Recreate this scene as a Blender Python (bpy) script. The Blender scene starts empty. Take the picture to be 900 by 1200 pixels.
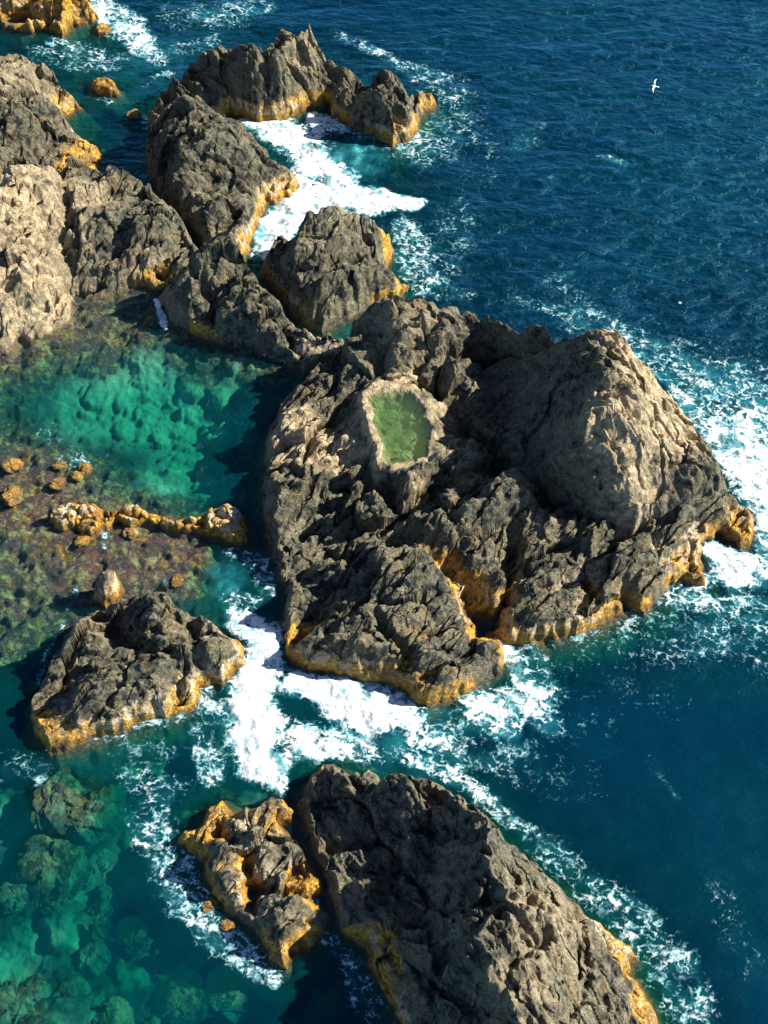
import bpy, math, random, time
import numpy as np
T0 = time.time()
R = math.radians
sc = bpy.context.scene
C = sc.collection
# ------------------------------------------------------------------ camera
PITCH, DIST, VFOV = R(55), 100.0, R(40)
cam_pos = np.array([0, -DIST*math.cos(PITCH), DIST*math.sin(PITCH)])
cd = bpy.data.cameras.new('camera'); cam = bpy.data.objects.new('camera', cd); C.objects.link(cam)
cam.location = cam_pos; cam.rotation_euler = (math.pi/2-PITCH, 0, 0)
cd.sensor_fit = 'VERTICAL'; cd.angle = VFOV; cd.clip_start = 1; cd.clip_end = 20000
sc.camera = cam
# ------------------------------------------------------------------ light
SUN_EL, SUN_AZ = R(34), R(12)      # azimuth measured from +x (picture right) towards +y (away)
w = bpy.data.worlds.new('World'); sc.world = w; w.use_nodes = True
wn = w.node_tree.nodes; bg = wn['Background']; bg.inputs[1].default_value = 0.08
sky = wn.new('ShaderNodeTexSky'); sky.sky_type = 'NISHITA'; sky.sun_disc = False; sky.ozone_density = 4.; sky.dust_density = .2; sky.air_density = .55
sky.sun_elevation = SUN_EL; sky.sun_rotation = math.pi/2 - SUN_AZ
w.node_tree.links.new(sky.outputs[0], bg.inputs[0])
sl = bpy.data.lights.new('sun', 'SUN'); sl.energy = 5.0; sl.angle = R(0.5); sl.color = (1, .93, .80)
so = bpy.data.objects.new('sun', sl); C.objects.link(so)
so.rotation_euler = (math.pi/2-SUN_EL, 0, SUN_AZ+math.pi/2)
sc.view_settings.view_transform = 'Standard'; sc.view_settings.look = 'None'
sc.view_settings.exposure = 1.28; sc.view_settings.gamma = 1

# ------------------------------------------------------------------ maths
def unproj(px, py, z=0.0):
    px = np.asarray(px, float); py = np.asarray(py, float); z = np.asarray(z, float)
    t = math.tan(VFOV/2)
    a = (px-450)/600*t; b = (600-py)/600*t
    s, c = math.sin(PITCH), math.cos(PITCH)
    dx = a; dy = c + b*s; dz = -s + b*c
    k = (z-cam_pos[2])/dz
    return cam_pos[0]+dx*k, cam_pos[1]+dy*k
def h32(ix, iy, seed):
    h = (ix.astype(np.int64)*374761393 + iy.astype(np.int64)*668265263 + seed*1442695041) & 0xffffffff
    h = ((h ^ (h >> 13))*1274126177) & 0xffffffff
    h = ((h ^ (h >> 15))*2246822519) & 0xffffffff
    return (h ^ (h >> 16)) & 0xffffffff
def r01(h, k=0):
    return ((h >> k) & 0xffff)/65535.0
def gn(x, y, seed=0):
    ix = np.floor(x); iy = np.floor(y); fx = x-ix; fy = y-iy
    u = fx*fx*fx*(fx*(fx*6-15)+10); v = fy*fy*fy*(fy*(fy*6-15)+10)
    def g(a, b):
        h = h32(ix+a, iy+b, seed); an = r01(h)*2*math.pi
        return np.cos(an)*(fx-a)+np.sin(an)*(fy-b)
    n0 = g(0, 0)*(1-u)+g(1, 0)*u; n1 = g(0, 1)*(1-u)+g(1, 1)*u
    return (n0*(1-v)+n1*v)*1.5
def fbm(x, y, oct=4, seed=0, gain=.5):
    s = 0; a = 1; t = 0
    for i in range(oct):
        s = s + a*gn(x*2**i+i*17.3, y*2**i-i*9.1, seed+i); t += a; a *= gain
    return s/t
def worley(x, y, seed=0, jit=.95):
    ix = np.floor(x); iy = np.floor(y)
    f1 = np.full(x.shape, 9e9); f2 = f1.copy(); dx1 = np.zeros_like(x); dy1 = np.zeros_like(x); hh = np.zeros(x.shape, np.int64)
    for a in (-1, 0, 1):
        for b in (-1, 0, 1):
            h = h32(ix+a, iy+b, seed)
            dx = x-(ix+a+.5+(r01(h)-.5)*jit); dy = y-(iy+b+.5+(r01(h, 16)-.5)*jit)
            d = dx*dx+dy*dy
            m = d < f1
            f2 = np.where(m, f1, np.minimum(f2, d)); f1 = np.where(m, d, f1)
            dx1 = np.where(m, dx, dx1); dy1 = np.where(m, dy, dy1); hh = np.where(m, h, hh)
    return np.sqrt(f1), np.sqrt(f2), dx1, dy1, hh
def facets(x, y, size, seed, ang=0., an=1., tilt=1.3):
    """blocky broken-rock relief: every cell is a plane of its own tilt"""
    c, s = math.cos(ang), math.sin(ang)
    u = (x*c+y*s)/size/an; v = (-x*s+y*c)/size
    u = u+.35*gn(u*1.3, v*1.3, seed+50); v = v+.35*gn(u*1.3+7, v*1.3+3, seed+51)
    f1, f2, dx, dy, h = worley(u, v, seed)
    g = h32(h, h*0+3, 5)
    an_ = r01(g)*2*math.pi
    pl = (r01(g, 16)-.5)*.8+(np.cos(an_)*dx+np.sin(an_)*dy)*tilt
    crack = np.clip((f2-f1)/.12, 0, 1)
    return pl-.22*(1-crack)
def tri(x, y, size, seed, ang=0., an=1.):
    """continuous relief of flat triangular facets with sharp creases"""
    c, s = math.cos(ang), math.sin(ang)
    u = (x*c+y*s)/size/an; v = (-x*s+y*c)/size
    u, v = u+.33*gn(u*.9, v*.9, seed+70), v+.33*gn(u*.9+5, v*.9+8, seed+71)
    ix = np.floor(u); iy = np.floor(v); fx = u-ix; fy = v-iy
    g = lambda a, b: r01(h32(ix+a, iy+b, seed))-.5
    h00, h10, h01, h11 = g(0, 0), g(1, 0), g(0, 1), g(1, 1)
    return np.where(fx+fy < 1, h00+(h10-h00)*fx+(h01-h00)*fy, h11+(h01-h11)*(1-fx)+(h10-h11)*(1-fy))
def sstep(a, b, x):
    t = np.clip((x-a)/(b-a), 0, 1); return t*t*(3-2*t)
def sdist(poly, x, y):
    """signed distance, positive inside"""
    d = np.full(x.shape, 9e9); ins = np.zeros(x.shape, bool)
    n = len(poly)
    for i in range(n):
        x0, y0 = poly[i]; x1, y1 = poly[(i+1) % n]
        ex, ey = x1-x0, y1-y0; L = ex*ex+ey*ey+1e-9
        t = np.clip(((x-x0)*ex+(y-y0)*ey)/L, 0, 1)
        d = np.minimum(d, (x-x0-t*ex)**2+(y-y0-t*ey)**2)
        if y0 != y1:
            c = ((y0 > y) != (y1 > y)) & (x < ex*(y-y0)/(y1-y0)+x0)
            ins ^= c
    d = np.sqrt(d)
    return np.where(ins, d, -d)
def polyline_d(pts, x, y):
    """distance to polyline and the interpolated extra values at the nearest point"""
    d = np.full(x.shape, 9e9); ex_ = [np.zeros(x.shape) for _ in range(len(pts[0])-2)]
    if len(pts) == 1: pts = [pts[0], pts[0]]
    for p, q in zip(pts[:-1], pts[1:]):
        ex, ey = q[0]-p[0], q[1]-p[1]; L = ex*ex+ey*ey+1e-9
        t = np.clip(((x-p[0])*ex+(y-p[1])*ey)/L, 0, 1)
        dd = (x-p[0]-t*ex)**2+(y-p[1]-t*ey)**2
        m = dd < d; d = np.where(m, dd, d)
        for k in range(len(ex_)): ex_[k] = np.where(m, p[2+k]*(1-t)+q[2+k]*t, ex_[k])
    return np.sqrt(d), ex_
class RBF:
    def __init__(s, P, V, smooth=.0):
        s.P = np.array(P, float); V = np.array(V, float); n = len(V)
        D = np.sqrt(((s.P[:, None]-s.P[None])**2).sum(-1)+.3)
        A = np.zeros((n+1, n+1)); A[:n, :n] = -D+np.eye(n)*smooth; A[:n, n] = 1; A[n, :n] = 1
        s.w = np.linalg.solve(A, np.append(V, 0))
    def __call__(s, x, y):
        o = np.full(x.shape, s.w[-1])
        for (a, b), w_ in zip(s.P, s.w[:-1]): o = o-w_*np.sqrt((x-a)**2+(y-b)**2+.3)
        return o

# ------------------------------------------------------------------ mesh helpers
def grid_mesh(name, X, Y, Z, keep=None, attrs={}, smooth=True, mat=None):
    ny, nx = X.shape
    idx = np.arange(nx*ny).reshape(ny, nx)
    q = np.stack([idx[:-1, :-1], idx[:-1, 1:], idx[1:, 1:], idx[1:, :-1]], -1).reshape(-1, 4)
    if keep is not None:
        k = keep.reshape(-1); q = q[k[q].any(1)]
    used = np.zeros(nx*ny, bool); used[q.reshape(-1)] = True
    remap = np.cumsum(used)-1
    q = remap[q].astype(np.int32)
    co = np.stack([X, Y, Z], -1).reshape(-1, 3)[used].astype(np.float32)
    me = bpy.data.meshes.new(name)
    me.vertices.add(len(co)); me.vertices.foreach_set('co', co.reshape(-1))
    me.loops.add(q.size); me.loops.foreach_set('vertex_index', q.reshape(-1))
    me.polygons.add(len(q)); me.polygons.foreach_set('loop_start', np.arange(0, q.size, 4, dtype=np.int32))
    me.polygons.foreach_set('loop_total', np.full(len(q), 4, np.int32))
    me.polygons.foreach_set('use_smooth', np.full(len(q), smooth, bool))
    for k, v in attrs.items():
        a = me.attributes.new(k, 'FLOAT', 'POINT'); a.data.foreach_set('value', v.reshape(-1)[used].astype(np.float32))
    me.update(calc_edges=True)
    if mat: me.materials.append(mat)
    return me
def link(name, me, parent=None, label=None, cat=None, group=None, kind=None):
    o = bpy.data.objects.new(name, me); C.objects.link(o)
    if parent: o.parent = parent
    if label: o['label'] = label
    if cat: o['category'] = cat
    if group: o['group'] = group
    if kind: o['kind'] = kind
    return o

# ------------------------------------------------------------------ node helper
class NT:
    def __init__(s, name):
        s.m = bpy.data.materials.new(name); s.m.use_nodes = True; s.t = s.m.node_tree
        s.t.nodes.clear(); s.out = s.t.nodes.new('ShaderNodeOutputMaterial')
    def n(s, typ, ins={}, **kw):
        nd = s.t.nodes.new(typ)
        for k, v in kw.items(): setattr(nd, k, v)
        for k, v in ins.items():
            i = nd.inputs[k]
            if isinstance(v, bpy.types.NodeSocket): s.t.links.new(v, i)
            else: i.default_value = v
        return nd
    def attr(s, n): return s.n('ShaderNodeAttribute', attribute_name=n).outputs['Fac']
    def math(s, op, a, b=0., c=0., clamp=False):
        nd = s.n('ShaderNodeMath', {0: a, 1: b, 2: c}, operation=op); nd.use_clamp = clamp; return nd.outputs[0]
    def mr(s, v, a, b, c=0., d=1.):
        return s.n('ShaderNodeMapRange', {0: v, 1: a, 2: b, 3: c, 4: d}, interpolation_type='SMOOTHSTEP').outputs[0]
    def mix(s, f, a, b):
        nd = s.n('ShaderNodeMix', data_type='RGBA')
        for i, v in ((0, f), (6, a), (7, b)):
            if isinstance(v, bpy.types.NodeSocket): s.t.links.new(v, nd.inputs[i])
            else: nd.inputs[i].default_value = v if i == 0 else (*v, 1)
        return nd.outputs[2]
    def noise(s, sc_, det=6, rough=.6, vec=None, dist=0.):
        i = {'Scale': sc_, 'Detail': det, 'Roughness': rough, 'Distortion': dist}
        if vec is not None: i['Vector'] = vec
        return s.n('ShaderNodeTexNoise', i).outputs[0]
    def pos(s, scale=(1, 1, 1), rot=(0, 0, 0)):
        g = s.n('ShaderNodeNewGeometry').outputs['Position']
        return s.n('ShaderNodeMapping', {'Vector': g, 'Scale': scale, 'Rotation': rot}).outputs[0]
    def z(s):
        g = s.n('ShaderNodeNewGeometry').outputs['Position']
        return s.n('ShaderNodeSeparateXYZ', {0: g}).outputs[2]
    def surf(s, x): s.t.links.new(x, s.out.inputs[0])

# ------------------------------------------------------------------ materials
def rock_material():
    m = NT('weathered_rock')
    p = m.pos(); z = m.z()
    tan, alg, cru = m.attr('tan'), m.attr('algae'), m.attr('crust')
    n1 = m.noise(.35, 5, .6, p); n2 = m.noise(1.7, 8, .65, p, .6); n3 = m.noise(9, 6, .7, p)
    base = m.mix(m.mr(n2, .38, .62), (.011, .016, .018), (.165, .155, .10))
    base = m.mix(m.mr(n1, .46, .64), base, m.mix(m.mr(n3, .35, .65), (.030, .036, .032), (.29, .255, .14)))
    tcol = m.mix(m.mr(n2, .35, .65), (.24, .19, .11), (.62, .49, .30))
    tcol = m.mix(m.mr(n3, .56, .75, 0, .6), tcol, (.12, .10, .08))
    base = m.mix(m.math('MULTIPLY', tan, m.mr(n1, .25, .5), clamp=True), base, tcol)
    # rust and pale lichen stains
    base = m.mix(m.mr(m.noise(.8, 7, .7, m.pos((1, 1, 1), (0, 0, 1))), .52, .68, 0, .6), base, (.27, .175, .08))
    base = m.mix(m.mr(m.noise(2.6, 7, .7, m.pos((1, 1.6, 1), (0, 0, 2))), .60, .74, 0, .5), base, (.36, .34, .28))
    # veins: thin pale quartz lines
    vor = m.n('ShaderNodeTexVoronoi', {'Vector': m.n('ShaderNodeVectorMath', {0: m.pos((.55, .8, .55), (.3, .2, .7)), 1: m.n('ShaderNodeVectorMath', {0: m.n('ShaderNodeTexNoise', {'Scale': 1.2, 'Detail': 4, 'Vector': p}).outputs[1], 'Scale': .9}, operation='SCALE').outputs[0]}, operation='ADD').outputs[0], 'Scale': .8}, feature='DISTANCE_TO_EDGE').outputs[0]
    vein = m.math('MULTIPLY', m.mr(vor, .0, .03, 1, 0), m.mr(n1, .45, .62, 0, .75))
    base = m.mix(vein, base, (.36, .31, .23))
    zn = m.math('ADD', z, m.math('MULTIPLY', m.math('SUBTRACT', n2, .5), -1.8))
    zn = m.math('ADD', zn, m.math('MULTIPLY', m.math('SUBTRACT', n1, .5), -1.8))
    # golden weed belt
    acol = m.mix(m.mr(m.noise(4, 6, .7, p), .35, .65), (.24, .12, .012), (.78, .44, .04))
    acol = m.mix(m.mr(m.noise(2, 6, .6, p), .55, .70, 0, .7), acol, (.74, .58, .30))
    am = m.math('MULTIPLY', m.mr(m.math('SUBTRACT', zn, m.math('MULTIPLY', alg, .55)), .5, 1.15, 1, 0), m.mr(alg, .1, .55), clamp=True)
    acol = m.mix(m.mr(m.noise(.9, 5, .65, m.pos((1, 1, 1), (2, 0, 0))), .48, .60, 0, .75), acol, (.20, .105, .025))
    acol = m.mix(m.mr(zn, -.2, .55, .75, 0), acol, (.13, .06, .025))
    am = m.math('MULTIPLY', am, m.mr(m.noise(1.1, 5, .6, m.pos((1, 1, 1), (1, 0, 0))), .32, .46, .0, 1))
    base = m.mix(am, base, acol)
    # splash-zone crust above the weed line
    crm = m.math('MULTIPLY', m.mr(zn, 1.4, 1.8, 1, 0), m.math('MULTIPLY', cru, m.mr(m.noise(2.4, 6, .7, m.pos((1, 1, .6), (0, 2, 0))), .46, .53)), clamp=True)
    crm = m.math('MULTIPLY', crm, m.mr(zn, .45, .95))
    base = m.mix(m.math('MULTIPLY', crm, .9), base, m.mix(n3, (.38, .30, .19), (.80, .72, .55)))
    # dark purple weed at and under the water line
    low = m.mr(m.math('ADD', z, m.math('MULTIPLY', m.math('SUBTRACT', n3, .5), -.5)), -.15, .22, 1, 0)
    base = m.mix(m.math('MULTIPLY', low, .75), base, m.mix(n3, (.07, .035, .02), (.20, .10, .035)))
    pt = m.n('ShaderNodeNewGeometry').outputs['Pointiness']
    base = m.mix(m.mr(pt, .54, .64, 0, .35), base, (.44, .38, .24))  # pale highlights on convex edges painted into the base colour
    wet = m.mr(zn, .3, 1.6, 1, 0)
    rough = m.math('SUBTRACT', .85, m.math('MULTIPLY', wet, .45))
    crk = m.n('ShaderNodeTexVoronoi', {'Vector': m.n('ShaderNodeVectorMath', {0: m.pos((1, 3.2, 2.2), (.2, .5, .9)), 1: m.n('ShaderNodeVectorMath', {0: m.n('ShaderNodeTexNoise', {'Scale': 2., 'Detail': 3, 'Vector': p}).outputs[1], 'Scale': .5}, operation='SCALE').outputs[0]}, operation='ADD').outputs[0], 'Scale': 2.1}, feature='DISTANCE_TO_EDGE').outputs[0]
    hgt = m.math('ADD', m.math('MULTIPLY', m.noise(3.2, 8, .66, p, .4), .8), m.math('MULTIPLY', m.mr(crk, 0, .06), .12))
    b = m.n('ShaderNodeBump', {'Height': hgt, 'Strength': 1., 'Distance': .38})
    bs = m.n('ShaderNodeBsdfPrincipled', {'Base Color': base, 'Roughness': rough, 'Normal': b.outputs[0], 'Specular IOR Level': .35})
    m.surf(bs.outputs[0]); return m.m
def water_material(name, k=(.62, .080, .125), turb=.13, shallow=(.0, .11, .115), deep=(.0, .021, .046), bump=.6):
    m = NT(name)
    d = m.math('MAXIMUM', m.attr('depth'), 0.); milk = m.attr('milk')
    pn = m.noise(.09, 3, .5, m.pos((1, 1.8, 1)))
    dd = m.math('MULTIPLY', d, m.mr(pn, .3, .7, .75, 1.25))
    comb = m.n('ShaderNodeCombineXYZ', {i: m.math('EXPONENT', m.math('MULTIPLY', dd, -k[i])) for i in range(3)})
    tr = m.n('ShaderNodeBsdfTransparent', {0: comb.outputs[0]})
    body = m.mix(m.mr(dd, 1.0, 5.5), shallow, deep)
    big = m.noise(.055, 4, .55, m.pos((1, 1.7, 1)))
    body = m.mix(m.mr(big, .40, .66, 0, .6), body, (.0, .032, .048))
    # fine wind ripples and swell, height for the bump only
    pr = m.pos((.8, 1.5, 1), (0, 0, R(-7)))
    r1 = m.noise(.85, 5, .62, pr, .5); r2 = m.noise(2.1, 4, .6, m.pos((.9, 1.6, 1), (0, 0, R(12))), .5)
    sw = m.noise(.22, 3, .5, m.pos((.7, 1.7, 1), (0, 0, R(-10))), .6)
    hgt = m.math('ADD', m.math('MULTIPLY', r1, .75), m.math('MULTIPLY', r2, .14))
    hgt = m.math('ADD', hgt, m.math('MULTIPLY', sw, 1.6))
    body = m.mix(m.mr(milk, 0, .5), body, (.015, .20, .25))
    body = m.mix(m.mr(milk, .45, 1.), body, (.12, .50, .56))
    yy = m.n('ShaderNodeSeparateXYZ', {0: m.pos()}).outputs[1]
    stg = m.math('MULTIPLY', m.mr(m.math('ADD', yy, m.math('MULTIPLY', m.math('SUBTRACT', big, .5), 60.)), -22, 14, .28, 1.), bump)
    bp = m.n('ShaderNodeBump', {'Height': hgt, 'Strength': stg, 'Distance': 1.0}).outputs[0]
    df = m.n('ShaderNodeBsdfDiffuse', {0: body, 2: bp})
    op = m.math('SUBTRACT', 1., m.math('EXPONENT', m.math('MULTIPLY', dd, -turb)))
    op = m.math('MAXIMUM', op, m.math('MULTIPLY', milk, .9))
    mx = m.n('ShaderNodeMixShader', {0: op, 1: tr.outputs[0], 2: df.outputs[0]})
    gl = m.n('ShaderNodeBsdfGlossy', {0: (.2, .6, .85, 1), 'Roughness': .27, 'Normal': bp})
    cs = m.math('ABSOLUTE', m.n('ShaderNodeVectorMath', {0: m.n('ShaderNodeNewGeometry').outputs['Incoming'], 1: bp}, operation='DOT_PRODUCT').outputs['Value'])
    fr = m.math('ADD', .02, m.math('MULTIPLY', m.math('POWER', m.math('SUBTRACT', 1., cs, clamp=True), 5.), .98), clamp=True)
    mx2 = m.n('ShaderNodeMixShader', {0: fr, 1: mx.outputs[0], 2: gl.outputs[0]})
    m.surf(mx2.outputs[0]); return m.m
def foam_material():
    m = NT('sea_foam')
    cov = m.attr('cover'); n = m.noise(7, 5, .7, m.pos()); n2 = m.noise(1.3, 5, .6, m.pos(), .8)
    a = m.mr(m.math('ADD', cov, m.math('MULTIPLY', m.math('SUBTRACT', n, .5), .35)),     .06, 1.05)
    b = m.n('ShaderNodeBump', {'Height': m.math('ADD', m.math('MULTIPLY', n, .12), n2), 'Strength': .5, 'Distance': .3})
    col = m.mix(m.mr(m.math('ADD', cov, m.math('MULTIPLY', m.math('SUBTRACT', m.noise(.9, 6, .65, m.pos(), .6), .5), 2.2)),   .30, 1.0), (.20, .52, .60), (.70, .73, .74))
    df = m.n('ShaderNodeBsdfPrincipled', {'Base Color': col, 'Roughness': .7, 'Normal': b.outputs[0]})
    tr = m.n('ShaderNodeBsdfTransparent')
    mx = m.n('ShaderNodeMixShader', {0: a, 1: tr.outputs[0], 2: df.outputs[0]})
    m.surf(mx.outputs[0]); return m.m
def seabed_material():
    m = NT('seabed_weed_and_sand'); p = m.pos()
    weed = m.attr('weed')
    n1 = m.noise(.5, 6, .65, p, .5); n2 = m.noise(3.2, 7, .7, p, .5); n3 = m.noise(1.4, 5, .6, m.pos((1, 1, 1), (0, 0, 1)))
    sand = m.mix(m.mr(m.noise(.28, 6, .65, m.pos((1, 1, 1), (0, 0, 2)), .6), .38, .58), (.012, .038, .032), (.14, .20, .11))
    sand = m.mix(m.mr(n1, .5, .7, 0, .6), sand, (.13, .16, .06))
    cv = m.n('ShaderNodeTexVoronoi', {'Vector': m.n('ShaderNodeVectorMath', {0: p, 1: m.n('ShaderNodeVectorMath', {0: m.n('ShaderNodeTexNoise', {'Scale': 2.5, 'Detail': 3, 'Vector': p}).outputs[1], 'Scale': .5}, operation='SCALE').outputs[0]}, operation='ADD').outputs[0], 'Scale': 1.9})
    ramp = m.n('ShaderNodeValToRGB', {0: m.n('ShaderNodeSeparateColor', {0: cv.outputs['Color']}).outputs[0]})
    els = ramp.color_ramp.elements
    cols = [(.08, .035, .04), (.20, .10, .06), (.13, .08, .08), (.38, .25, .07), (.10, .055, .04), (.24, .21, .08), (.24, .17, .15), (.13, .12, .05)]
    while len(els) < len(cols): els.new(.5)
    for i, c_ in enumerate(cols): els[i].position = i/(len(cols)-1); els[i].color = (*c_, 1)
    wd = m.mix(m.mr(n2, .40, .60), (.07, .038, .035), ramp.outputs[0])
    wd = m.mix(m.mr(m.noise(.75, 6, .7, m.pos((1, 1.4, 1), (0, 0, 3)), .8), .44, .56, 0, .85), wd, (.025, .018, .02))
    wd = m.n('ShaderNodeHueSaturation', {'Value': .8, 'Saturation': 1.35, 'Color': wd}).outputs[0]
    wd = m.mix(m.mr(n3, .52, .64, 0, .7), wd, m.mix(n2, (.08, .10, .03), (.36, .36, .13)))
    wd = m.mix(m.mr(m.noise(7, 5, .7, p), .60, .70, 0, .6), wd, (.52, .44, .40))
    rel = m.mr(m.math('ADD', m.attr('relief'), m.math('MULTIPLY', m.math('SUBTRACT', n2, .5), .7)), .30, 1.0)
    pale = m.attr('pale')
    sand = m.mix(rel, m.mix(m.math('MULTIPLY', pale, m.math('ADD', .5, n1), clamp=True), (.01, .03, .03), (.26, .36, .24)), m.mix(pale, sand, (.42, .50, .33)))
    f = m.mr(m.math('ADD', weed, m.math('MULTIPLY', m.math('SUBTRACT', n1, .5), 1.6)), .3, .7)
    col = m.mix(f, sand, wd)
    b = m.n('ShaderNodeBump', {'Height': m.noise(5, 6, .7, p), 'Strength': .9, 'Distance': .25})
    bs = m.n('ShaderNodeBsdfPrincipled', {'Base Color': col, 'Roughness': .7, 'Normal': b.outputs[0]})
    m.surf(bs.outputs[0]); return m.m
def plain(name, col, rough=.6, col2=None, scale=20):
    m = NT(name); c = m.mix(m.noise(scale, 4, .6, m.pos()), col, col2 or tuple(v*.7 for v in col))
    m.surf(m.n('ShaderNodeBsdfPrincipled', {'Base Color': c, 'Roughness': rough}).outputs[0]); return m.m
ROCK = rock_material()
SEA = water_material('sea_water'); FOAM = foam_material(); BED = seabed_material()

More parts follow.
